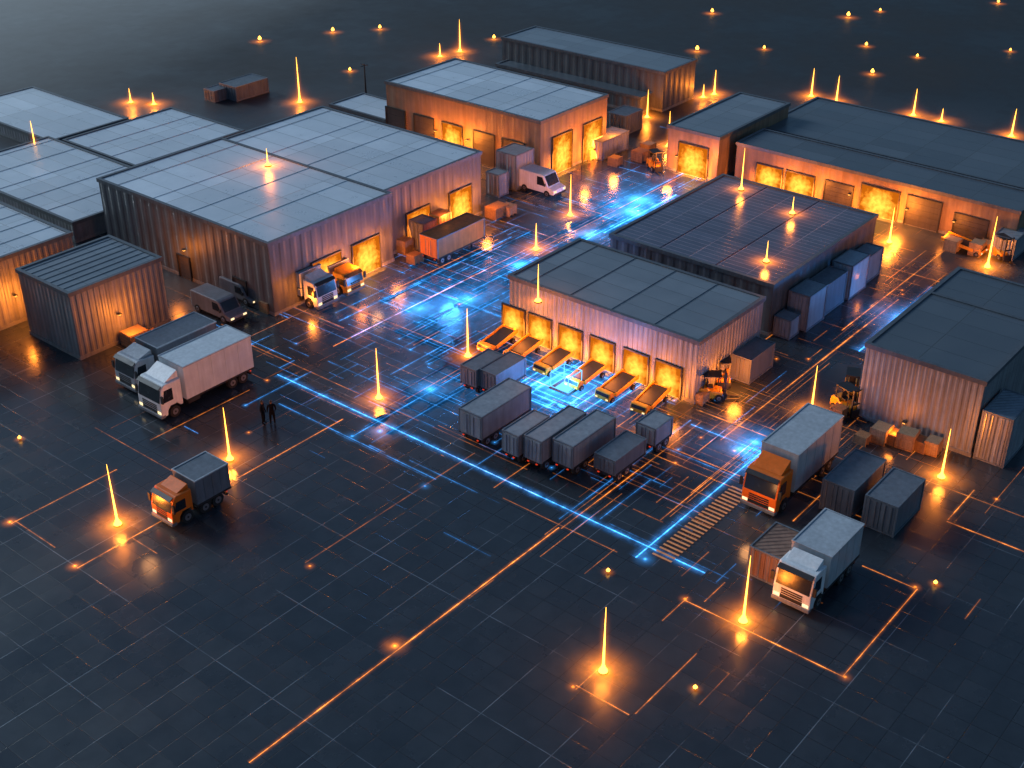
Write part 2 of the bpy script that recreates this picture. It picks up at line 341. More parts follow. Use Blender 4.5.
# ------------------------------------------------------------------ vehicles
def wheel(p,x,y,r,w,side):
    k=('tyre',round(r,2),round(w,2),side)
    o=part('wheel',p,lambda:MB().cyl((0,-w/2,0),r,r,w,'y','rubber',20),k,(x,y,r))
    yo=-w/2-.02 if side<0 else w/2-.02
    part('rim',o,lambda:MB().cyl((0,yo,0),r*.55,r*.5,.04,'y','rim',14).cyl((0,yo-.02,0),r*.18,r*.18,.08,'y','steel',8),k+('rim',))
def truck(loc,L,W,Ht,cabm,boxm,label,rot=0,cabh=None,group=None):
    o=thing('box_truck' if L<8.5 else 'semi_truck',label,'truck',loc,rot,group)
    x0=-L/2; ch=cabh or min(2.95,Ht*.86); cl=2.0 if L>8 else 1.7; hw=W/2
    z1=ch*.5
    part('chassis',o,MB().box(x0+.4,L/2-.1,-.45,.45,.55,.85,'steel').box(x0+cl+.5,x0+cl+1.6,-hw+.15,-.46,.45,.85,'steel').box(x0+cl+.5,x0+cl+1.6,.46,hw-.15,.45,.85,'steel').box(L/2-.35,L/2-.2,-hw+.1,hw-.1,.38,.52,'steel'))
    prof=[(x0,.38),(x0,z1),(x0+.22,ch-.3),(x0+.5,ch),(x0+cl,ch),(x0+cl,.75),(x0+1.75 if cl>1.8 else x0+cl-.1,.75),(x0+1.5,1.05),(x0+.85,1.05),(x0+.6,.75),(x0+.55,.38)]
    cab=part('cab',o,MB().prism(prof,-hw+.06,hw-.06,cabm),bevel=.07)
    sl=.22/(ch-.3-z1)
    def fx(z): return x0+(z-z1)*sl
    za,zb=z1+.08,ch-.38
    part('windscreen',cab,MB().prism([(fx(za)-.03,za),(fx(zb)-.03,zb),(fx(zb)+.05,zb),(fx(za)+.05,za)],-hw+.2,hw-.2,'glass'))
    part('sun_visor',cab,MB().prism([(x0+.02,ch-.22),(x0+.3,ch-.02),(x0+.34,ch-.06),(x0+.06,ch-.28)],-hw+.15,hw-.15,'black'))
    for s in (-1,1):
        y=s*(hw-.06); a,b2=sorted((y-.01*s,y+.02*s))
        part('side_window',cab,MB().prism([(x0+.25,z1+.05),(x0+.42,ch-.45),(x0+1.15,ch-.45),(x0+1.15,z1+.05)],a,b2,'glass'))
        part('headlight',cab,MB().box(x0-.03,x0+.05,min(s*(hw-.55),s*(hw-.15)),max(s*(hw-.55),s*(hw-.15)),.62,.82,'head'))
        a,b2=sorted((s*(hw-.02),s*(hw+.2)))
        part('wing_mirror',cab,MB().box(x0+.02,x0+.14,a,b2,z1+.15,z1+.75,'black'))
    part('grille',cab,MB().box(x0-.025,x0+.05,-hw+.6,hw-.6,.9,1.0,'black').box(x0-.025,x0+.05,-hw+.6,hw-.6,1.06,1.16,'black').box(x0-.025,x0+.05,-hw+.6,hw-.6,1.22,1.32,'black').box(x0-.02,x0+.05,-hw+.55,hw-.55,.58,.84,'black'))
    part('bumper',cab,MB().box(x0-.1,x0+.3,-hw+.05,hw-.05,.3,.54,'dgrey'),bevel=.03)
    if ch<Ht-.15:
        part('wind_deflector',cab,MB().prism([(x0+.75,ch+.01),(x0+cl-.1,min(Ht-.1,ch+.6)),(x0+cl-.02,min(Ht-.1,ch+.6)),(x0+cl-.02,ch+.01)],-hw+.3,hw-.3,cabm),bevel=.03)
    if cabm in('orange','yellow'): lamp('cab_fill_light','POINT',(x0-1.9,-.6,2.0),130,(1,.42,.14),cab,.5,spec=.05)  # unseen fill lamp added ahead of the cab to brighten its front
    bx0=x0+cl+.3; bx1=L/2; zb0=.95
    m=MB().box(bx0,bx1,-hw,hw,zb0,Ht,boxm)
    n=max(4,int((bx1-bx0)/1.2))
    for i in range(n+1):
        x=bx0+.05+(bx1-bx0-.1)*i/n
        for s in (-1,1):
            a,b2=sorted((s*hw,s*(hw+.02))); m.box(x-.025,x+.025,a,b2,zb0+.05,Ht-.05,boxm)
    for s in (-1,1):
        a,b2=sorted((s*(hw-.05),s*(hw+.05)))
        m.box(bx0-.03,bx1+.03,a,b2,Ht-.04,Ht+.05,'grey').box(bx0-.03,bx1+.03,a,b2,zb0-.1,zb0+.02,'steel')
    m.box(bx0-.03,bx0+.05,-hw+.05,hw-.05,Ht+.001,Ht+.05,'grey').box(bx1-.05,bx1+.03,-hw+.05,hw-.05,Ht+.001,Ht+.05,'grey')
    cg=part('cargo_box',o,m)
    part('rear_door',cg,MB().box(bx1+.005,bx1+.05,-hw+.08,-.02,zb0+.05,Ht-.1,boxm).box(bx1+.005,bx1+.05,.02,hw-.08,zb0+.05,Ht-.1,boxm).box(bx1+.05,bx1+.08,-.25,-.2,zb0+.1,Ht-.15,'steel').box(bx1+.05,bx1+.08,.2,.25,zb0+.1,Ht-.15,'steel'))
    for s in (-1,1): part('tail_light',o,MB().box(L/2-.2,L/2-.17,min(s*(hw-.5),s*(hw-.2)),max(s*(hw-.5),s*(hw-.2)),.55,.68,'tail'))
    ax=[x0+1.17]+([L/2-1.1,L/2-2.15]+([L/2-3.2] if L>9.5 else []))+([x0+cl+2.2] if L>9.5 else [])
    for x in ax:
        for s in (-1,1): wheel(o,x,s*(hw-.2),.46,.32,s)
    return o
def trailer(loc,L,W,Ht,boxm,label,rot=0,group=None):
    o=thing('box_trailer',label,'trailer',loc,rot,group); hw=W/2
    m=MB().box(-L/2,L/2,-hw,hw,.8,Ht,boxm)
    for s in (-1,1):
        a,b2=sorted((s*(hw-.04),s*(hw+.05)))
        m.box(-L/2-.03,L/2+.03,a,b2,Ht-.05,Ht+.05,'dgrey').box(-L/2-.03,L/2+.03,a,b2,.72,.85,'steel')
        for x in (-L/2,L/2-.1): m.box(x-.03 if x<0 else x,x+.1 if x<0 else x+.13,a,b2,.85,Ht-.05,'dgrey')
    m.box(-L/2-.03,-L/2+.06,-hw+.04,hw-.04,Ht+.001,Ht+.05,'dgrey').box(L/2-.06,L/2+.03,-hw+.04,hw-.04,Ht+.001,Ht+.05,'dgrey')
    cg=part('cargo_box',o,m)
    d=MB()
    for s in (-1,1):
        a,b2=sorted((s*.04,s*(hw-.1))); d.box(-L/2-.05,-L/2-.005,a,b2,.9,Ht-.12,boxm)
        a,b2=sorted((s*.3,s*.34)); d.box(-L/2-.09,-L/2-.05,a,b2,.95,Ht-.2,'rim')
    part('cargo_door',cg,d)
    part('chassis',o,MB().box(-L/2+.1,L/2-.1,-.4,.4,.5,.72,'steel').box(L/2-1.3,L/2-1.15,-.6,-.45,0,.5,'steel').box(L/2-1.3,L/2-1.15,.45,.6,0,.5,'steel'))
    for s in (-1,1):
        a,b2=sorted((s*(hw-.45),s*(hw-.3))); part('tail_light',o,MB().box(-L/2-.07,-L/2+.0,a,b2,.62,.68,'tail'))
    for x in (-L/2+.7,-L/2+1.6):
        for s in (-1,1): wheel(o,x,s*(hw-.2),.4,.28,s)
    return o
def container(loc,L,W,Ht,boxm,label,rot=0,group=None,name='shipping_container'):
    o=thing(name,label,'container',loc,rot,group); hw=W/2
    m=MB().box(-L/2+.06,L/2-.06,-hw+.06,hw-.06,.12,Ht-.06,boxm)
    for x in (-L/2,L/2-.14):
        for y in (-hw,hw-.14): m.box(x,x+.14,y,y+.14,0,Ht,'dgrey')
    for y in (-hw,hw-.1): m.box(-L/2+.14,L/2-.14,y,y+.1,Ht-.12,Ht-.004,'dgrey').box(-L/2+.14,L/2-.14,y,y+.1,.02,.16,'dgrey')
    for x in (-L/2,L/2-.1): m.box(x,x+.1,-hw+.14,hw-.14,Ht-.12,Ht-.004,'dgrey').box(x,x+.1,-hw+.14,hw-.14,.02,.16,'dgrey')
    part('container_body',o,m)
    d=MB()
    for s in (-1,1):
        a,b2=sorted((s*.03,s*(hw-.16))); d.box(-L/2+.0,-L/2+.055,a,b2,.18,Ht-.14,boxm)
        for q in (.3,.75):
            if q<hw-.2:
                a,b2=sorted((s*q,s*(q+.04))); d.box(-L/2-.04,-L/2-.001,a,b2,.2,Ht-.18,'rim')
    part('container_door',o,d)
    return o
def van(loc,L,W,Ht,mt,label,rot=0):
    o=thing('delivery_van',label,'van',loc,rot); x0=-L/2; hw=W/2; z1=Ht*.45
    body=part('body',o,MB().prism([(x0,.35),(x0,z1*.85),(x0+.75,z1+.05),(x0+1.35,Ht-.08),(x0+1.7,Ht),(L/2-.1,Ht),(L/2,.4),(L/2-.1,.35)],-hw,hw,mt),bevel=.09)
    part('windscreen',body,MB().prism([(x0+.78,z1+.12),(x0+1.28,Ht-.15),(x0+1.36,Ht-.17),(x0+.86,z1+.08)],-hw+.15,hw-.15,'glass'))
    for s in (-1,1):
        a,b2=sorted((s*(hw-.01),s*(hw+.02)))
        part('side_window',body,MB().prism([(x0+1.1,z1+.1),(x0+1.5,Ht-.25),(x0+2.2,Ht-.25),(x0+2.2,z1+.1)],a,b2,'glass'))
        a,b2=sorted((s*(hw-.45),s*(hw-.1))); part('headlight',body,MB().box(x0-.03,x0+.05,a,b2,z1*.6,z1*.78,'head'))
        a,b2=sorted((s*(hw-.0),s*(hw+.2))); part('wing_mirror',body,MB().box(x0+1.05,x0+1.15,a,b2,z1+.15,z1+.4,'black'))
        for x in (x0+.9,L/2-.9): wheel(o,x,s*(hw-.08),.36,.24,s)
    part('bumper',body,MB().box(x0-.08,x0+.2,-hw+.05,hw-.05,.3,.5,'black'),bevel=.03)
    return o
def flatbed(loc,L,W,label,rot=0,group=None,name='yard_cart'):
    o=thing(name,label,'cart',loc,rot,group); x0=-L/2; hw=W/2
    part('deck',o,MB().prism([(x0+.8,.42),(x0+.8,.55),(L/2,.95),(L/2,.82)],-hw,hw,'yellow').box(x0+.2,L/2-.2,-.3,.3,.3,.41,'steel'))
    part('deck_mat',o,MB().prism([(x0+.95,.585),(x0+.95,.66),(L/2-.2,1.0),(L/2-.2,.925)],-hw+.2,hw-.2,'black'))
    for s in (-1,1):
        a,b2=sorted((s*hw,s*(hw-.1)))
        part('side_rail',o,MB().prism([(x0+.8,.55),(x0+.8,.72),(L/2,1.12),(L/2,.95)],a,b2,'yellow'))
    cab=part('cab',o,MB().prism([(x0,.22),(x0,.5),(x0+.12,.85),(x0+.5,.9),(x0+.7,.65),(x0+.7,.22)],-hw+.1,hw-.1,'yellow'),bevel=.05)
    part('windscreen',cab,MB().prism([(x0+.0,.56),(x0+.1,.8),(x0+.18,.8),(x0+.1,.56)],-hw+.2,hw-.2,'glass'))
    for s in (-1,1):
        a,b2=sorted((s*(hw-.4),s*(hw-.2))); part('headlight',cab,MB().box(x0-.03,x0+.03,a,b2,.32,.42,'head'))
        for x in (x0+.42,L/2-.6): wheel(o,x,s*(hw-.12),.24,.18,s)
    return o
def crate(loc,sx,sy,sz,mt,label,rot=0,group='crates and pallets beside the warehouses'):
    m=MB().box(-sx/2+.03,sx/2-.03,-sy/2+.03,sy/2-.03,.12,sz-.03,mt)
    for k in (-1,0,1): m.box(k*(sx/2-.08)-.07,k*(sx/2-.08)+.07,-sy/2,sy/2,0,.1,'wood')
    for k in range(4):
        z=.14+(sz-.2)*k/4; m.box(-sx/2,sx/2,-sy/2,-sy/2+.028,z,z+(sz-.2)/4-.06,mt).box(-sx/2,-sx/2+.028,-sy/2+.03,sy/2-.03,z,z+(sz-.2)/4-.06,mt)
    for a in (-1,1):
        for b2 in (-1,1):
            x=a*(sx/2); y=b2*(sy/2); m.box(min(x,x-a*.08)-.01*(a<0),max(x,x-a*.08)+.01*(a>0),min(y,y-b2*.08)-.01*(b2<0),max(y,y-b2*.08)+.01*(b2>0),.11,sz,'wood')
    o=part('crate',None,m,loc=loc,rot=rot); o['label']=label; o['category']='crate'; o['group']=group; return o
def forklift(loc,label,rot=0):
    o=thing('forklift',label,'forklift',loc,rot,'forklifts working by the docks')
    part('body',o,MB().prism([(-.7,.25),(-.7,.75),(-.3,.85),(.3,.9),(.45,1.1),(1.1,1.1),(1.25,.9),(1.25,.25)],-.55,.55,'yellow'),bevel=.06)
    part('roof_guard',o,MB().box(-.5,-.44,-.5,-.44,.85,2.1,'black').box(-.5,-.44,.44,.5,.85,2.1,'black').box(.75,.81,-.5,-.44,1.1,2.1,'black').box(.75,.81,.44,.5,1.1,2.1,'black').box(-.55,.85,-.52,.52,2.1,2.16,'black'))
    part('seat',o,MB().box(0,.45,-.25,.25,1.0,1.12,'black').box(.4,.5,-.25,.25,1.12,1.6,'black'),bevel=.03)
    part('mast',o,MB().box(-.95,-.83,-.42,-.32,.08,2.4,'steel').box(-.95,-.83,.32,.42,.08,2.4,'steel').box(-.94,-.84,-.32,.32,2.25,2.35,'steel').box(-.94,-.84,-.32,.32,1.1,1.2,'steel'))
    part('fork',o,MB().box(-2.0,-.97,-.32,-.2,.1,.16,'steel').box(-2.0,-.97,.2,.32,.1,.16,'steel').box(-1.03,-.97,-.45,.45,.165,.7,'steel'))
    for x,r in ((-.45,.32),(.85,.26)):
        for s in (-1,1): wheel(o,x,s*.52,r,.2,s)
    return o
def place(Np,Rp,W,rot=0,L=None):
    P=G(*Np)
    if L is None: L=(G(*Rp).x-P.x)
    if rot==0: return (P.x+L/2,P.y+W/2,0),L
    return (P.x+W/2,P.y+L/2,0),L
def T(Np,Rp,W,Hh,cm,bm,label,rot=0,L=None,**k):
    loc,L=place(Np,Rp,W,rot,L); return truck(loc,L,W,Hh,cm,bm,label,math.pi/2 if rot else 0,**k)
T((164,423),(250,375),2.9,3.7,'white','cream','white cab semi truck with a long pale box trailer')
T((138,396),(212,353),2.7,3.2,'grey','boxdark','dark grey semi truck parked beside a white one')
T((175,531),(230,497),2.3,2.8,'orange','boxdark','small box truck with orange cab and dark cargo box')
T((809,618),(866,571),2.6,3.3,'white','boxgrey','white cab truck with a grey box body in a marked bay')
T((775,520),(838,464),2.7,3.9,'orange','boxgrey','orange cab truck with a tall grey box body')
T((318,313),None,2.5,3.1,'white','boxgrey','white cab truck backed up to a glowing dock door',rot=1,L=5.5)
T((347,299),None,2.3,2.5,'yellow','boxdark','yellow truck backed up to a glowing dock door',rot=1,L=5.0)
GT='box trailers parked in a row on the yard'
def TR(Np,Rp,W,Hh,bm,label):
    loc,L=place(Np,Rp,W); trailer(loc,L,W,Hh,bm,label,group=GT)
TR((438,267),(486,245),2.2,2.7,'boxorange','orange brown box trailer near a glowing dock')
TR((482,450),(532,419),2.1,2.7,'boxmid','grey box trailer on the wet yard')
TR((518,467),(549,446),1.4,2.5,'boxmid','narrow grey box trailer on the wet yard')
TR((541,474),(584,443),1.5,2.6,'boxmid','grey box trailer on the wet yard')
TR((572,479),(613,448),1.7,2.6,'boxmid','grey box trailer on the wet yard')
TR((614,486),(645,463),1.7,2.0,'boxdark','short dark box trailer on the wet yard')
TR((654,456),(670,443),1.6,2.2,'boxmid','short grey box trailer on the wet yard')
TR((476,397),(504,381),1.5,2.3,'boxdark','dark grey box trailer standing beside another')
TR((496,402),(526,384),1.6,2.3,'boxdark','dark grey box trailer standing beside another')
def CN(Np,Rp,W,Hh,bm,label,group=None,L=None,z=0):
    P=G(*Np)
    if L is None: L=G(*Rp).x-P.x
    return container((P.x+L/2,P.y+W/2,z),L,W,Hh,bm,label,group=group)
GC='containers standing around the yard'
CN((850,521),(882,489),2.3,2.4,'boxdark','dark grey shipping container on the wet yard',GC)
CN((893,538),(921,509),2.3,2.4,'boxdark','dark grey shipping container on the wet yard',GC)
CN((779,589),(804,563),2.3,2.2,'conto','low reddish brown container beside a white truck',GC)
CN((749,385),(773,367),1.9,2.2,'boxdark','dark container beside the loading depot',GC)
wl=H.y0-.15
x=H.x0+.4
for Lb,Wb,Hb,mm in ((1.7,1.6,1.8,'boxmid'),(3.2,2.0,3.3,'boxmid'),(3.6,1.8,3.0,'boxdark'),(3.4,2.0,3.3,'boxgrey'),(3.0,1.7,2.7,'boxmid'),(3.4,2.0,3.1,'boxgrey'),(3.0,1.8,2.5,'boxmid')):
    if x+Lb<H.x1+2:
        container((x+Lb/2,wl-Wb/2,0),Lb,Wb,Hb,mm,'dark container standing against a dark warehouse wall' if mm=='boxdark' else 'grey container standing against a dark warehouse wall',group=GC)
    x+=Lb+.5
CN((1003,469),(1028,447),2.2,4.0,'cont','tall grey storage container beside a warehouse',GC)
CN((424,253),(436,246),1.9,2.9,'cont','grey container near a glowing dock',GC)
CN((440,242),(451,236),1.8,2.6,'conto','rust coloured container near a glowing dock',GC)
CN((516,191),(531,182),2.8,3.9,'cont','tall grey container by the tan warehouse',GC)
CN((499,198),(507,193),1.8,2.5,'cont','grey container by the tan warehouse',GC)
CN((602,161),(629,149),2.4,2.2,'cont','grey container beside the tan warehouse doors',GC)
CN((625,136),(640,128),2.6,2.4,'contd','dark container behind the tan warehouse',GC)
CN((237,102),(269,92),3.2,1.9,'contd','dark container standing far out on the yard',GC)
CN((215,103),(234,97),2.0,1.5,'contd','dark container standing far out on the yard',GC)
CN((1012,262),(1030,252),2.2,2.2,'cont','grey container near the long depot',GC)
P=G(234,325); van((P.x+.6,P.y+2.6,0),5.2,1.9,1.9,'boxdark','dark grey delivery van parked beside a warehouse wall',math.pi/2)
P=G(252,309); van((P.x+1,P.y+2.2,0),4.4,1.8,1.8,'boxdark','small dark van parked close to a warehouse wall',math.pi/2)
P=G(553,199); van((P.x+1,P.y+2.3,0),4.8,2.1,2.3,'white','white delivery van beside the tan warehouse',math.pi/2)
for x in (527,551,579,608,639,669):
    P=G(x,404-.455*(694-x)); Lc=random.uniform(3.4,4.0)
    flatbed((Bq.x0-.6-Lc/2,P.y+random.uniform(-.2,.2),0),Lc,1.6,'low yellow loading cart in front of a dock door',random.uniform(-.05,.05),group='yard carts at the dock doors')
P=G(512,333); flatbed((P.x,P.y,0),2.8,1.3,'low yellow loading cart in front of a dock door',group='yard carts at the dock doors')
P=G(963,250); flatbed((P.x,P.y,0),4.0,1.8,'yellow loading cart standing near the long depot',math.pi/2)
for (x,y,r) in ((712,398,2.2),(722,384,.6),(846,412,1.2),(850,397,.4),(655,170,1),(1000,258,1)):
    P=G(x,y); forklift((P.x,P.y,0),'yellow forklift with raised mast beside stacked goods',r)
for (x,y,a,b2,c,mt) in ((880,440,1.4,1.2,1.2,'card'),(896,443,1.2,1.1,.9,'wood'),(906,446,1.3,1.3,1.3,'card'),(920,449,1.1,1.1,.9,'wood'),(932,452,1.2,1.0,1.1,'card'),
    (136,344,1.8,1.5,1.3,'card'),(152,343,1.3,1.2,1.0,'wood'),(168,338,1.2,1.2,.9,'card'),(497,216,2.0,1.5,1.2,'wood'),(508,214,1.3,1.3,1.0,'card'),(838,418,1.0,1.0,1.0,'wood'),
    (268,311,1.0,1.0,1.0,'wood'),(405,252,1.2,1.2,1.4,'card'),(640,160,1.5,1.5,1.2,'wood'),(700,402,1.0,1.0,.9,'card'),(500,186,1.6,1.6,1.6,'card'),(590,158,1.4,1.4,1.3,'wood'),
    (952,250,1.3,1.3,1.2,'card'),(976,254,1.4,1.2,1.3,'card'),(985,250,1.2,1.2,.9,'wood'),(648,152,1.3,1.3,1.1,'card'),(615,165,1.2,1.2,1.0,'wood'),(415,262,1.2,1.1,.9,'wood'),(862,442,1.0,1.0,.7,'wood')):
    P=G(x,y); crate((P.x,P.y,0),a,b2,c,mt,'brown crate on a pallet lit by orange light' if mt=='card' else 'slatted wooden crate lit by orange light',random.uniform(-.1,.1))
P=G(366,96); o=thing('antenna_mast','thin dark mast with small crossarms','mast',(P.x,P.y,0))
part('pole',o,MB().cyl((0,0,0),.14,.06,4.2,'z','steel',8)); part('crossarm',o,MB().box(-.6,.6,-.04,.04,3.9,3.98,'steel').box(-.04,.04,-.6,.6,4.0,4.08,'steel'))
# ------------------------------------------------------------------ people
def person(px,py,face,coat,label,arm):
    P=G(px,py); o=thing('person',label,'person',(P.x,P.y,0),face,'two people standing on the yard'); o.scale=(1.15,1.15,1.15)
    V=[];E=[];R=[]
    def v(p,r): V.append(p);R.append(r);return len(V)-1
    def e(a,b): E.append((a,b))
    pel=v((0,0,.93),(.17,.12)); wa=v((0,0,1.10),(.15,.11)); ch=v((0,.01,1.30),(.19,.13)); c2=v((0,.01,1.43),(.15,.10)); nk=v((0,0,1.52),(.06,.06))
    hd=v((0,-.015,1.62),(.085,.095)); tp=v((0,-.01,1.74),(.075,.085)); e(pel,wa);e(wa,ch);e(ch,c2);e(c2,nk);e(nk,hd);e(hd,tp)
    for s in (-1,1):
        hp=v((s*.1,0,.80),(.10,.11)); kn=v((s*.12,-.02,.48),(.075,.08)); an=v((s*.13,.02,.1),(.055,.06)); ft=v((s*.14,-.15,.05),(.045,.045))
        e(pel,hp);e(hp,kn);e(kn,an);e(an,ft)
        sh=v((s*.21,.01,1.42),(.075,.075)); el=v((s*.27,.03,1.14),(.055,.055)); wr=v((s*(.28-arm*.05),-.06-arm*.1,.9+arm*.1),(.036,.036)); pm=v((s*(.28-arm*.06),-.09-arm*.12,.82+arm*.1),(.022,.036))
        e(c2,sh);e(sh,el);e(el,wr);e(wr,pm)
        q=V[pm]
        for k,l in ((-.03,.06),(-.01,.07),(.01,.068),(.03,.055)):
            a=v((q[0],q[1]+k,q[2]-.05),(.009,.009)); b=v((q[0]-s*.01,q[1]+k-.005,q[2]-.05-l*.55),(.008,.008)); c=v((q[0]-s*.025,q[1]+k-.01,q[2]-.05-l),(.007,.007)); e(pm,a);e(a,b);e(b,c)
        a=v((q[0]-s*.01,q[1]-.045,q[2]-.02),(.01,.01)); b=v((q[0]-s*.02,q[1]-.06,q[2]-.055),(.009,.009)); e(pm,a);e(a,b)
    me=bpy.data.meshes.new('body'); me.from_pydata(V,E,[])
    bm=bmesh.new(); bm.from_mesh(me); bm.verts.layers.skin.verify(); bm.to_mesh(me); bm.free()
    ob=bpy.data.objects.new('body',me); COL.objects.link(ob); ob.parent=o
    ob.modifiers.new('skin','SKIN')
    for i,r in enumerate(R): me.skin_vertices[0].data[i].radius=r
    me.skin_vertices[0].data[0].use_root=True
    sb=ob.modifiers.new('sub','SUBSURF'); sb.levels=1; sb.render_levels=2
    m,nt,out=newmat('person_clothes'); b=N(nt,'BsdfPrincipled'); nt.links.new(b.outputs[0],out.inputs[0])
    tc=N(nt,'TexCoord'); sx=N(nt,'SeparateXYZ'); nt.links.new(tc.outputs['Object'],sx.inputs[0])
    cr=N(nt,'ValToRGB'); cr.color_ramp.interpolation='CONSTANT'; el=cr.color_ramp.elements
    el[0].color=(.004,.004,.004,1); el[1].position=.06; el[1].color=(.005,.006,.008,1)
    q=el.new(.53); q.color=c4(coat); q=el.new(.845); q.color=(.16,.09,.06,1)
    nt.links.new(MA(nt,'DIVIDE',sx.outputs[2],1.8),cr.inputs[0]); nt.links.new(cr.outputs[0],b.inputs['Base Color']); b.inputs['Roughness'].default_value=.95; b.inputs['Specular IOR Level'].default_value=.1
    me.materials.append(m)
    h=MB()
    for a,(z,r) in enumerate(((1.66,.105),(1.72,.10),(1.77,.07))):
        h.cyl((0,.015,z),r,[.10,.07,.02][a],.055,'z','black',12)
    part('hair',o,h); return o
person(264,424,.5,(.008,.009,.012),'person in dark jacket standing on the wet yard',0)
person(273,424,2.6,(.005,.005,.008),'person in black clothes standing beside a colleague',.6)
# ------------------------------------------------------------------ light beacons
def volmat(name):
    m,nt,o=newmat(name); e=N(nt,'Emission'); e.inputs[0].default_value=(1,.22,.012,1)
    tc=N(nt,'TexCoord'); sx=N(nt,'SeparateXYZ'); nt.links.new(tc.outputs['Object'],sx.inputs[0])
    r2=MA(nt,'ADD',MA(nt,'MULTIPLY',sx.outputs[0],sx.outputs[0]),MA(nt,'MULTIPLY',sx.outputs[1],sx.outputs[1]))
    z=MA(nt,'MAXIMUM',MA(nt,'SUBTRACT',1.0,MA(nt,'DIVIDE',sx.outputs[2],5.5)),0.0)
    k1=MA(nt,'MULTIPLY',MA(nt,'EXPONENT',MA(nt,'MULTIPLY',r2,-1.0/(.2*.2))),MA(nt,'MULTIPLY',MA(nt,'POWER',z,1.2),1.3))
    k2=MA(nt,'MULTIPLY',MA(nt,'EXPONENT',MA(nt,'MULTIPLY',r2,-1.0/(.65*.65))),MA(nt,'MULTIPLY',MA(nt,'POWER',z,8.0),.95))
    nt.links.new(MA(nt,'ADD',k1,k2),e.inputs[1])
    nt.links.new(e.outputs[0],o.inputs['Volume']); m.cycles.emission_sampling='NONE'; return m
M['halo']=volmat('beam_halo')
SPK=[]
def beacon(px,py,hpx,big=1.0,z0=0,energy=800,halo=True):
    P=G(px,py,z0); d=(Vector((P.x,P.y,z0))-C0).dot(FW); h=hpx*d/FPX/math.cos(PT)
    s=h/5.5
    o=thing('light_beacon','slim upright orange light beacon glowing on the wet ground' if z0==0 else 'slim upright orange light beacon glowing on a roof','light',(P.x,P.y,z0),0,'orange light beacons around the yard')
    part('base',o,lambda:MB().cyl((0,0,0),.34,.3,.1,'z','steel',16).cyl((0,0,.1),.28,.2,.14,'z','beam',12),'bbase')
    q=part('beam',o,lambda:MB().cyl((0,0,.24),.2,.08,.4,'z','beam',12).cyl((0,0,.64),.08,.055,1.6,'z','beam',12).cyl((0,0,2.24),.055,.01,3.26,'z','beam',12),'bbeam'); q.scale=(big,big,s)
    if halo:
        q=part('halo',o,lambda:MB().cyl((0,0,.2),1.6,.6,5.3,'z','halo',16),'bhalo'); q.scale=(big,big,s)
    if energy: lamp('beacon_light','POINT',(0,0,1.2),energy,OR,o,.3)
    SPK.append((P.x,P.y,z0+.02,2.6*big,'o',1.3))
for b in ((118,525,63),(230,460,53),(379,399,50),(468,357,47),(603,672,72),(743,622,72),(941,478,50),(811,413,47),(570,216,38)): beacon(*b)
for b in ((987,268,48),(536,250,25),(668,147,32),(300,103,40),(38,161,36),(889,243,33),(460,52,28),(647,118,25),(131,103,13),(154,105,11)): beacon(*b,energy=800,big=1.2)
for b in ((913,116,24),(1011,137,25),(836,103,24),(811,97,25),(440,57,12),(714,95,22),(941,122,12),(703,98,12)): beacon(*b,energy=500,halo=True,big=1.35)
for x,y,hh,bb in ((741,190,38,H),(766,262,20,H),(792,214,16,H),(538,302,36,Bq),(268,166,16,A1)): beacon(x,y,hh,.8,bb.h-.1,300,halo=False)
for x,y in ((260,42),(333,33),(350,72),(380,30),(494,40),(697,52),(712,14),(764,50),(848,18),(880,12),(866,47),(872,75),(917,58),(998,4),(1010,52),(608,573),(695,690),(645,320),(935,585),(340,230),(20,440)):
    P=G(x,y); far=y<110; k=random.uniform(.6,1.1)
    o=thing('marker_light','small round orange marker light on the ground','light',(P.x,P.y,0),0,'small marker lights dotted over the ground')
    part('stem',o,lambda:MB().cyl((0,0,0),.12,.08,.15,'z','steel',10),'mstem')
    part('bulb',o,lambda:MB().cyl((0,0,.15),.09,.13,.08,'z','beam',10).cyl((0,0,.23),.13,.03,.14,'z','beam',10),'mbulb').scale=(2*k,2*k,2.4*k) if far else (1,1,1)
    SPK.append((P.x,P.y,.02,2.2*k if far else .6,'o',.8 if far else .7))
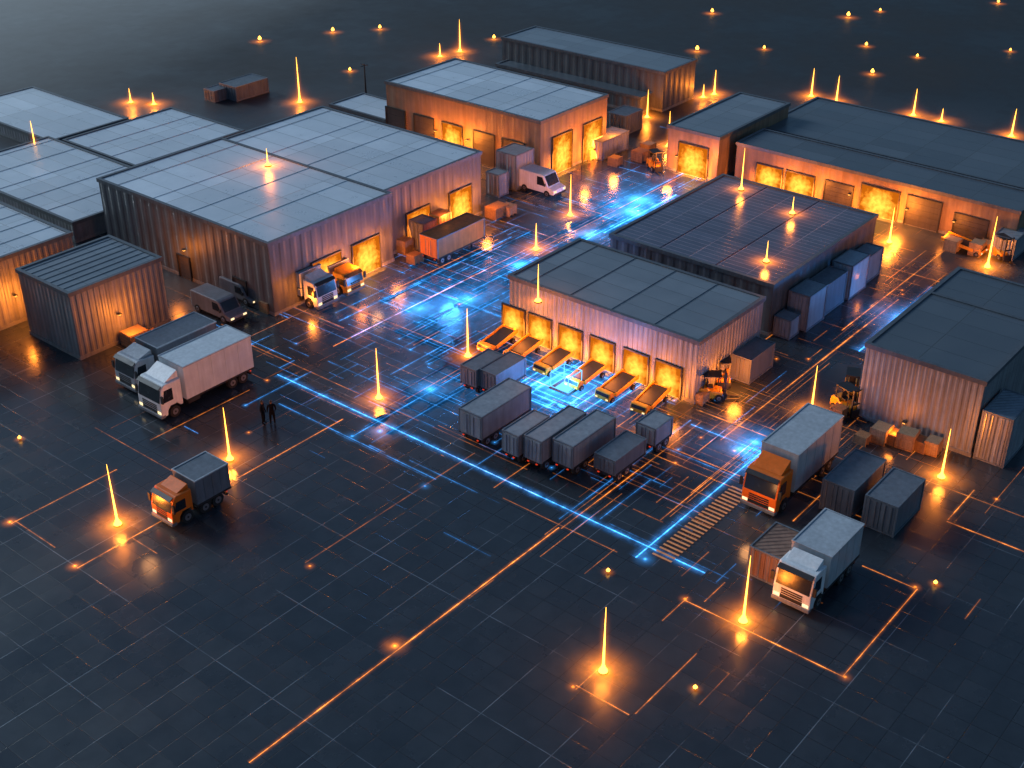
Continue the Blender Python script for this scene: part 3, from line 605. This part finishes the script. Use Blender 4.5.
# ------------------------------------------------------------------ glowing floor lines
def linemat(name,col,core,halo,radial=False,hp=3.0,cp=30.0):
    m,nt,o=newmat(name); L=nt.links.new; uv=N(nt,'UVMap'); sx=N(nt,'SeparateXYZ'); L(uv.outputs[0],sx.inputs[0])
    if radial:
        u=MA(nt,'MULTIPLY_ADD',sx.outputs[0],2.0,-1.0); v=MA(nt,'MULTIPLY_ADD',sx.outputs[1],2.0,-1.0)
        d=MA(nt,'SQRT',MA(nt,'ADD',MA(nt,'MULTIPLY',u,u),MA(nt,'MULTIPLY',v,v)))
    else: d=MA(nt,'ABSOLUTE',MA(nt,'MULTIPLY_ADD',sx.outputs[1],2.0,-1.0))
    inv=MA(nt,'MAXIMUM',MA(nt,'SUBTRACT',1.0,d),0.0)
    h=MA(nt,'MULTIPLY',MA(nt,'POWER',inv,hp),halo)  # soft glow beside the bright core, painted as emission
    c=MA(nt,'MULTIPLY',MA(nt,'POWER',inv,cp),core)
    tc=N(nt,'TexCoord'); no=N(nt,'TexNoise'); no.inputs['Scale'].default_value=.55; no.inputs['Detail'].default_value=6; no.inputs['Roughness'].default_value=.75; L(tc.outputs['Object'],no.inputs['Vector'])
    br=MA(nt,'POWER',MA(nt,'MULTIPLY',no.outputs[0],1.8),3.8)
    if radial: br=MA(nt,'MULTIPLY_ADD',br,.5,.5)
    a=MA(nt,'MULTIPLY',MA(nt,'ADD',h,c),br)
    at=N(nt,'Attribute'); at.attribute_name='amp'; a=MA(nt,'MULTIPLY',a,at.outputs['Fac'])
    e=N(nt,'Emission'); e.inputs[0].default_value=c4(col); L(a,e.inputs[1]); t=N(nt,'BsdfTransparent'); ad=N(nt,'AddShader')
    L(e.outputs[0],ad.inputs[0]); L(t.outputs[0],ad.inputs[1]); L(ad.outputs[0],o.inputs[0]); m.cycles.emission_sampling='NONE'; return m
LN={'o':[], 'b':[]}
def nl(p,q,c='o',w=.5,a=1.0,world=False):
    if not world: P=G(*p);Q=G(*q)
    else: P=Vector(p);Q=Vector(q)
    if abs(P.x-Q.x)>abs(P.y-Q.y): LN[c].append((min(P.x,Q.x),max(P.x,Q.x),(P.y if world else (P.y+Q.y)/2),'x',w,a))
    else: LN[c].append((min(P.y,Q.y),max(P.y,Q.y),(P.x if world else (P.x+Q.x)/2),'y',w,a))
O=[((248,762),(560,528),.6,1.4),((10,523),(118,470),.5,.8),((75,567),(345,420),.5,.9),((10,523),(60,545),.4,.5),((130,540),(160,552),.4,.6),
((573,688),(606,666),.4,.8),((573,688),(632,712),.4,.9),((632,712),(700,655),.4,.6),((685,600),(845,678),.5,1.1),((845,678),(915,588),.5,1.0),((862,566),(915,588),.4,.9),((660,620),(690,598),.35,.8),
((948,520),(974,490),.5,1.1),((948,520),(1030,556),.5,1.1),((900,470),(1030,520),.4,.6),((790,520),(830,490),.4,.8),((560,528),(640,470),.5,.8),
((300,560),(480,455),.4,.3),((150,440),(250,390),.4,.5),((215,330),(420,420),.4,.5),((330,345),(480,275),.5,1),((345,300),(620,420),.4,.8),
((420,300),(560,235),.5,1.1),((390,290),(500,240),.5,1.0),((480,270),(700,175),.5,.9),((560,200),(600,215),.5,1),((700,180),(900,262),.5,.9),((840,330),(960,240),.5,1),((820,360),(900,300),.5,.9),
((880,260),(1020,310),.5,.8),((720,440),(860,330),.5,1.1),((640,430),(760,490),.5,.8),((700,410),(800,450),.5,1),((660,520),(740,455),.4,.9),((600,500),(690,430),.4,.8),((480,330),(560,365),.4,.8),
((400,400),(480,360),.4,.5),((285,300),(340,330),.4,.9),((500,500),(620,550),.35,.5),((90,430),(180,470),.3,.35)]
for p,q,w_,a in O: nl(p,q,'o',w_,a)
Bz=[((283,372),(700,578),1.5,1.4),((290,398),(425,487),.7,.6),((352,437),(482,362),.8,.8),((375,445),(452,392),.6,.5),((640,560),(770,440),1.6,1.1),((600,520),(650,480),.7,.5),((560,520),(690,420),.6,.5),
((690,425),(770,455),1.2,1.0),((600,232),(680,196),3,1.9),((560,250),(640,215),1.8,1.4),((330,318),(520,240),.9,.9),((345,335),(470,283),.9,1.0),((380,300),(440,325),.8,.8),((420,285),(500,318),.9,.9),
((860,352),(935,288),2.4,1.6),((505,350),(560,375),1.0,.9),((520,395),(600,355),1.0,1.2),((540,405),(625,362),1.0,1.0),((505,385),(590,425),.9,.9),((440,330),(500,300),.8,.8),((600,215),(660,235),1.0,1.0),((640,190),(700,170),1.2,.9),((560,300),(500,275),.8,.7),((455,470),(560,420),.5,.4),((530,262),(600,232),1.4,1.0),((470,290),(540,258),1.0,.9)]
for p,q,w_,a in Bz: nl(p,q,'b',w_,a)
P=G(566,388)
for r_,a_ in ((1.7,3.0),(2.3,2.2),(3.2,2.0),(4.2,1.4)):
    for s in (-1,1):
        nl((P.x-r_,P.y+s*r_,0),(P.x+r_,P.y+s*r_,0),'b',1.1,a_,True); nl((P.x+s*r_,P.y-r_,0),(P.x+s*r_,P.y+r_,0),'b',1.1,a_,True)
def cluster(px,py,c,n,rx,ry,amp):
    P=G(px,py)
    for _ in range(n):
        x=round((P.x+random.gauss(0,rx))/.4)*.4; y=round((P.y+random.gauss(0,ry))/.4)*.4; l=random.choice((1.6,2.4,4,6.4,3.2,9)); w_=random.choice((.16,.22,.36)); a=amp*random.uniform(.2,.9)
        if c=='b': w_*=1.5
        if random.random()<.55: nl((x,y,0),(x+l,y,0),c,w_,a,True)
        else: nl((x,y,0),(x,y+l,0),c,w_,a,True)
        if random.random()<.08: SPK.append((x,y,.03,.4,c,.7))
cluster(560,388,'b',110,5,6,1.0); cluster(430,300,'b',140,12,6,1.0); cluster(630,215,'b',110,10,4,1.0); cluster(640,500,'b',30,5,5,.6); cluster(440,390,'b',45,6,6,.7); cluster(520,265,'b',60,8,4,.9)
cluster(640,400,'o',90,6,8,.9); cluster(420,300,'o',70,13,7,.8); cluster(700,470,'o',80,7,6,.9); cluster(570,240,'o',60,14,6,.9); cluster(880,270,'o',60,10,8,.8); cluster(820,390,'o',50,8,5,.8); cluster(900,460,'o',25,6,6,.6); cluster(500,180,'o',25,10,5,.6); cluster(300,330,'o',12,5,4,.6)
M['lo']=linemat('orange_floor_light',(1,.26,.03),3.6,.35); M['lb']=linemat('blue_floor_light',(.05,.34,1),6,.42,False,2.6,50.0)
M['so']=linemat('orange_floor_glow',(1,.23,.015),10,1.0,True,2.4,14.0); M['sb']=linemat('blue_floor_glow',(.05,.36,1),8,.85,True,2.0,18.0)
def quads(name,items,mat):
    vs=[];fs=[];uv=[];am=[]
    for q in items:
        i=len(vs); vs+=q[0]; fs.append([i,i+1,i+2,i+3]); uv+=[(0,0),(1,0),(1,1),(0,1)]; am+=[q[1]]*4
    me=bpy.data.meshes.new(name); me.from_pydata(vs,[],fs); l=me.uv_layers.new(name='UVMap')
    for k,u in enumerate(uv): l.data[k].uv=u
    at=me.attributes.new('amp','FLOAT','POINT'); at.data.foreach_set('value',am); me.materials.append(M[mat])
    o=bpy.data.objects.new(name,me); COL.objects.link(o); o['kind']='structure'; return o
z=.006
for c,nm in (('o','orange_light_marking'),('b','blue_light_marking')):
    it=[]
    for a0,a1,k,ax,w_,am in LN[c]:
        z+=.00006
        if ax=='x': it.append(([(a0,k-w_/2,z),(a1,k-w_/2,z),(a1,k+w_/2,z),(a0,k+w_/2,z)],am))
        else: it.append(([(k-w_/2,a0,z),(k-w_/2,a1,z),(k+w_/2,a1,z),(k+w_/2,a0,z)],am))
    quads(nm,it,'l'+c)
for x,y,c,r,a in ((395,647,'o',1.2,.8),(75,567,'o',.8,.8),(10,523,'o',.8,.8),(310,567,'o',.5,.5),(685,600,'o',.6,.6),(845,678,'o',.6,.6),(915,588,'o',.6,.6),(632,212,'b',6,1.4),(640,200,'b',13,.55),(590,235,'b',10,.4),(755,443,'b',3,1),(740,450,'b',6,.35),(645,560,'b',1.0,.7),(566,388,'b',4.5,1.5),(560,388,'b',10,.75),(380,432,'b',2.0,.5),(425,487,'b',.6,.5),(352,437,'b',1.0,.4),(470,300,'b',9,.42),(420,310,'b',13,.35),(430,390,'b',9,.28),(520,265,'b',9,.42),(900,318,'b',5,.5),(573,688,'o',.6,.6)):
    P=G(x,y); SPK.append((P.x,P.y,.03,r,c,a))
for c,nm in (('o','orange_painted_glow'),('b','blue_painted_glow')):  # flat discs painting pools of light around beacons and line nodes
    it=[]; zz=.07
    for x,y,z_,r,cc,am in SPK:
        if cc!=c: continue
        zz+=.0002; q=z_ if z_>1 else zz
        it.append(([(x-r,y-r,q),(x+r,y-r,q),(x+r,y+r,q),(x-r,y+r,q)],am))
    quads(nm,it,'s'+c)
for x,y,e in ((632,212,2200),(566,394,1100),(755,443,450),(450,300,1300),(900,318,900),(520,265,1200)):
    P=G(x,y); lamp('blue_floor_lamp','POINT',(P.x,P.y,1.2),e,BL,None,.9,spec=.25)
P=G(566,388); o=thing('hologram_cube','glowing blue wire cube over a square light pad','light display',(P.x,P.y,0))
m=MB(); s=.85;t=.022
for a in (-s,s):
    for b2 in (-s,s):
        m.box(a-t,a+t,b2-t,b2+t,.25,1.5,'holo')
    for zz in (.25,1.5):
        m.box(-s+t,s-t,a-t,a+t,zz-t,zz+t,'holo'); m.box(a-t,a+t,-s+t,s-t,zz-t,zz+t,'holo')
part('wire_cube',o,m); part('light_pad',o,MB().box(-1.0,1.0,-1.0,1.0,0,.1,'steel').box(-.6,.6,-.6,.6,.1,.13,'holo'))
mh,nth,oh=newmat('blue_glow_volume'); eh=N(nth,'Emission'); eh.inputs[0].default_value=(.05,.35,1,1); eh.inputs[1].default_value=.55; nth.links.new(eh.outputs[0],oh.inputs['Volume']); mh.cycles.emission_sampling='NONE'; M['bglow']=mh  # emissive volume added as a soft glow inside the wire cube
part('glow_block',o,MB().box(-.8,.8,-.8,.8,.3,1.45,'bglow'))
# hatched crossing
a=G(655,556); b2=G(738,490); m=MB(); x=a.x
M['paint']=surf('worn_glowing_tan_paint',(.50,.25,.12),.7,0,.6,2,emi=((1,.34,.1),.2))  # tan stripe paint with a slight orange glow put into it
while x<b2.x:
    m.box(x,x+.17,a.y-1.2,a.y+.25,.0605,.063,'paint'); x+=.42
o=part('crossing_marking',None,m); o['kind']='structure'
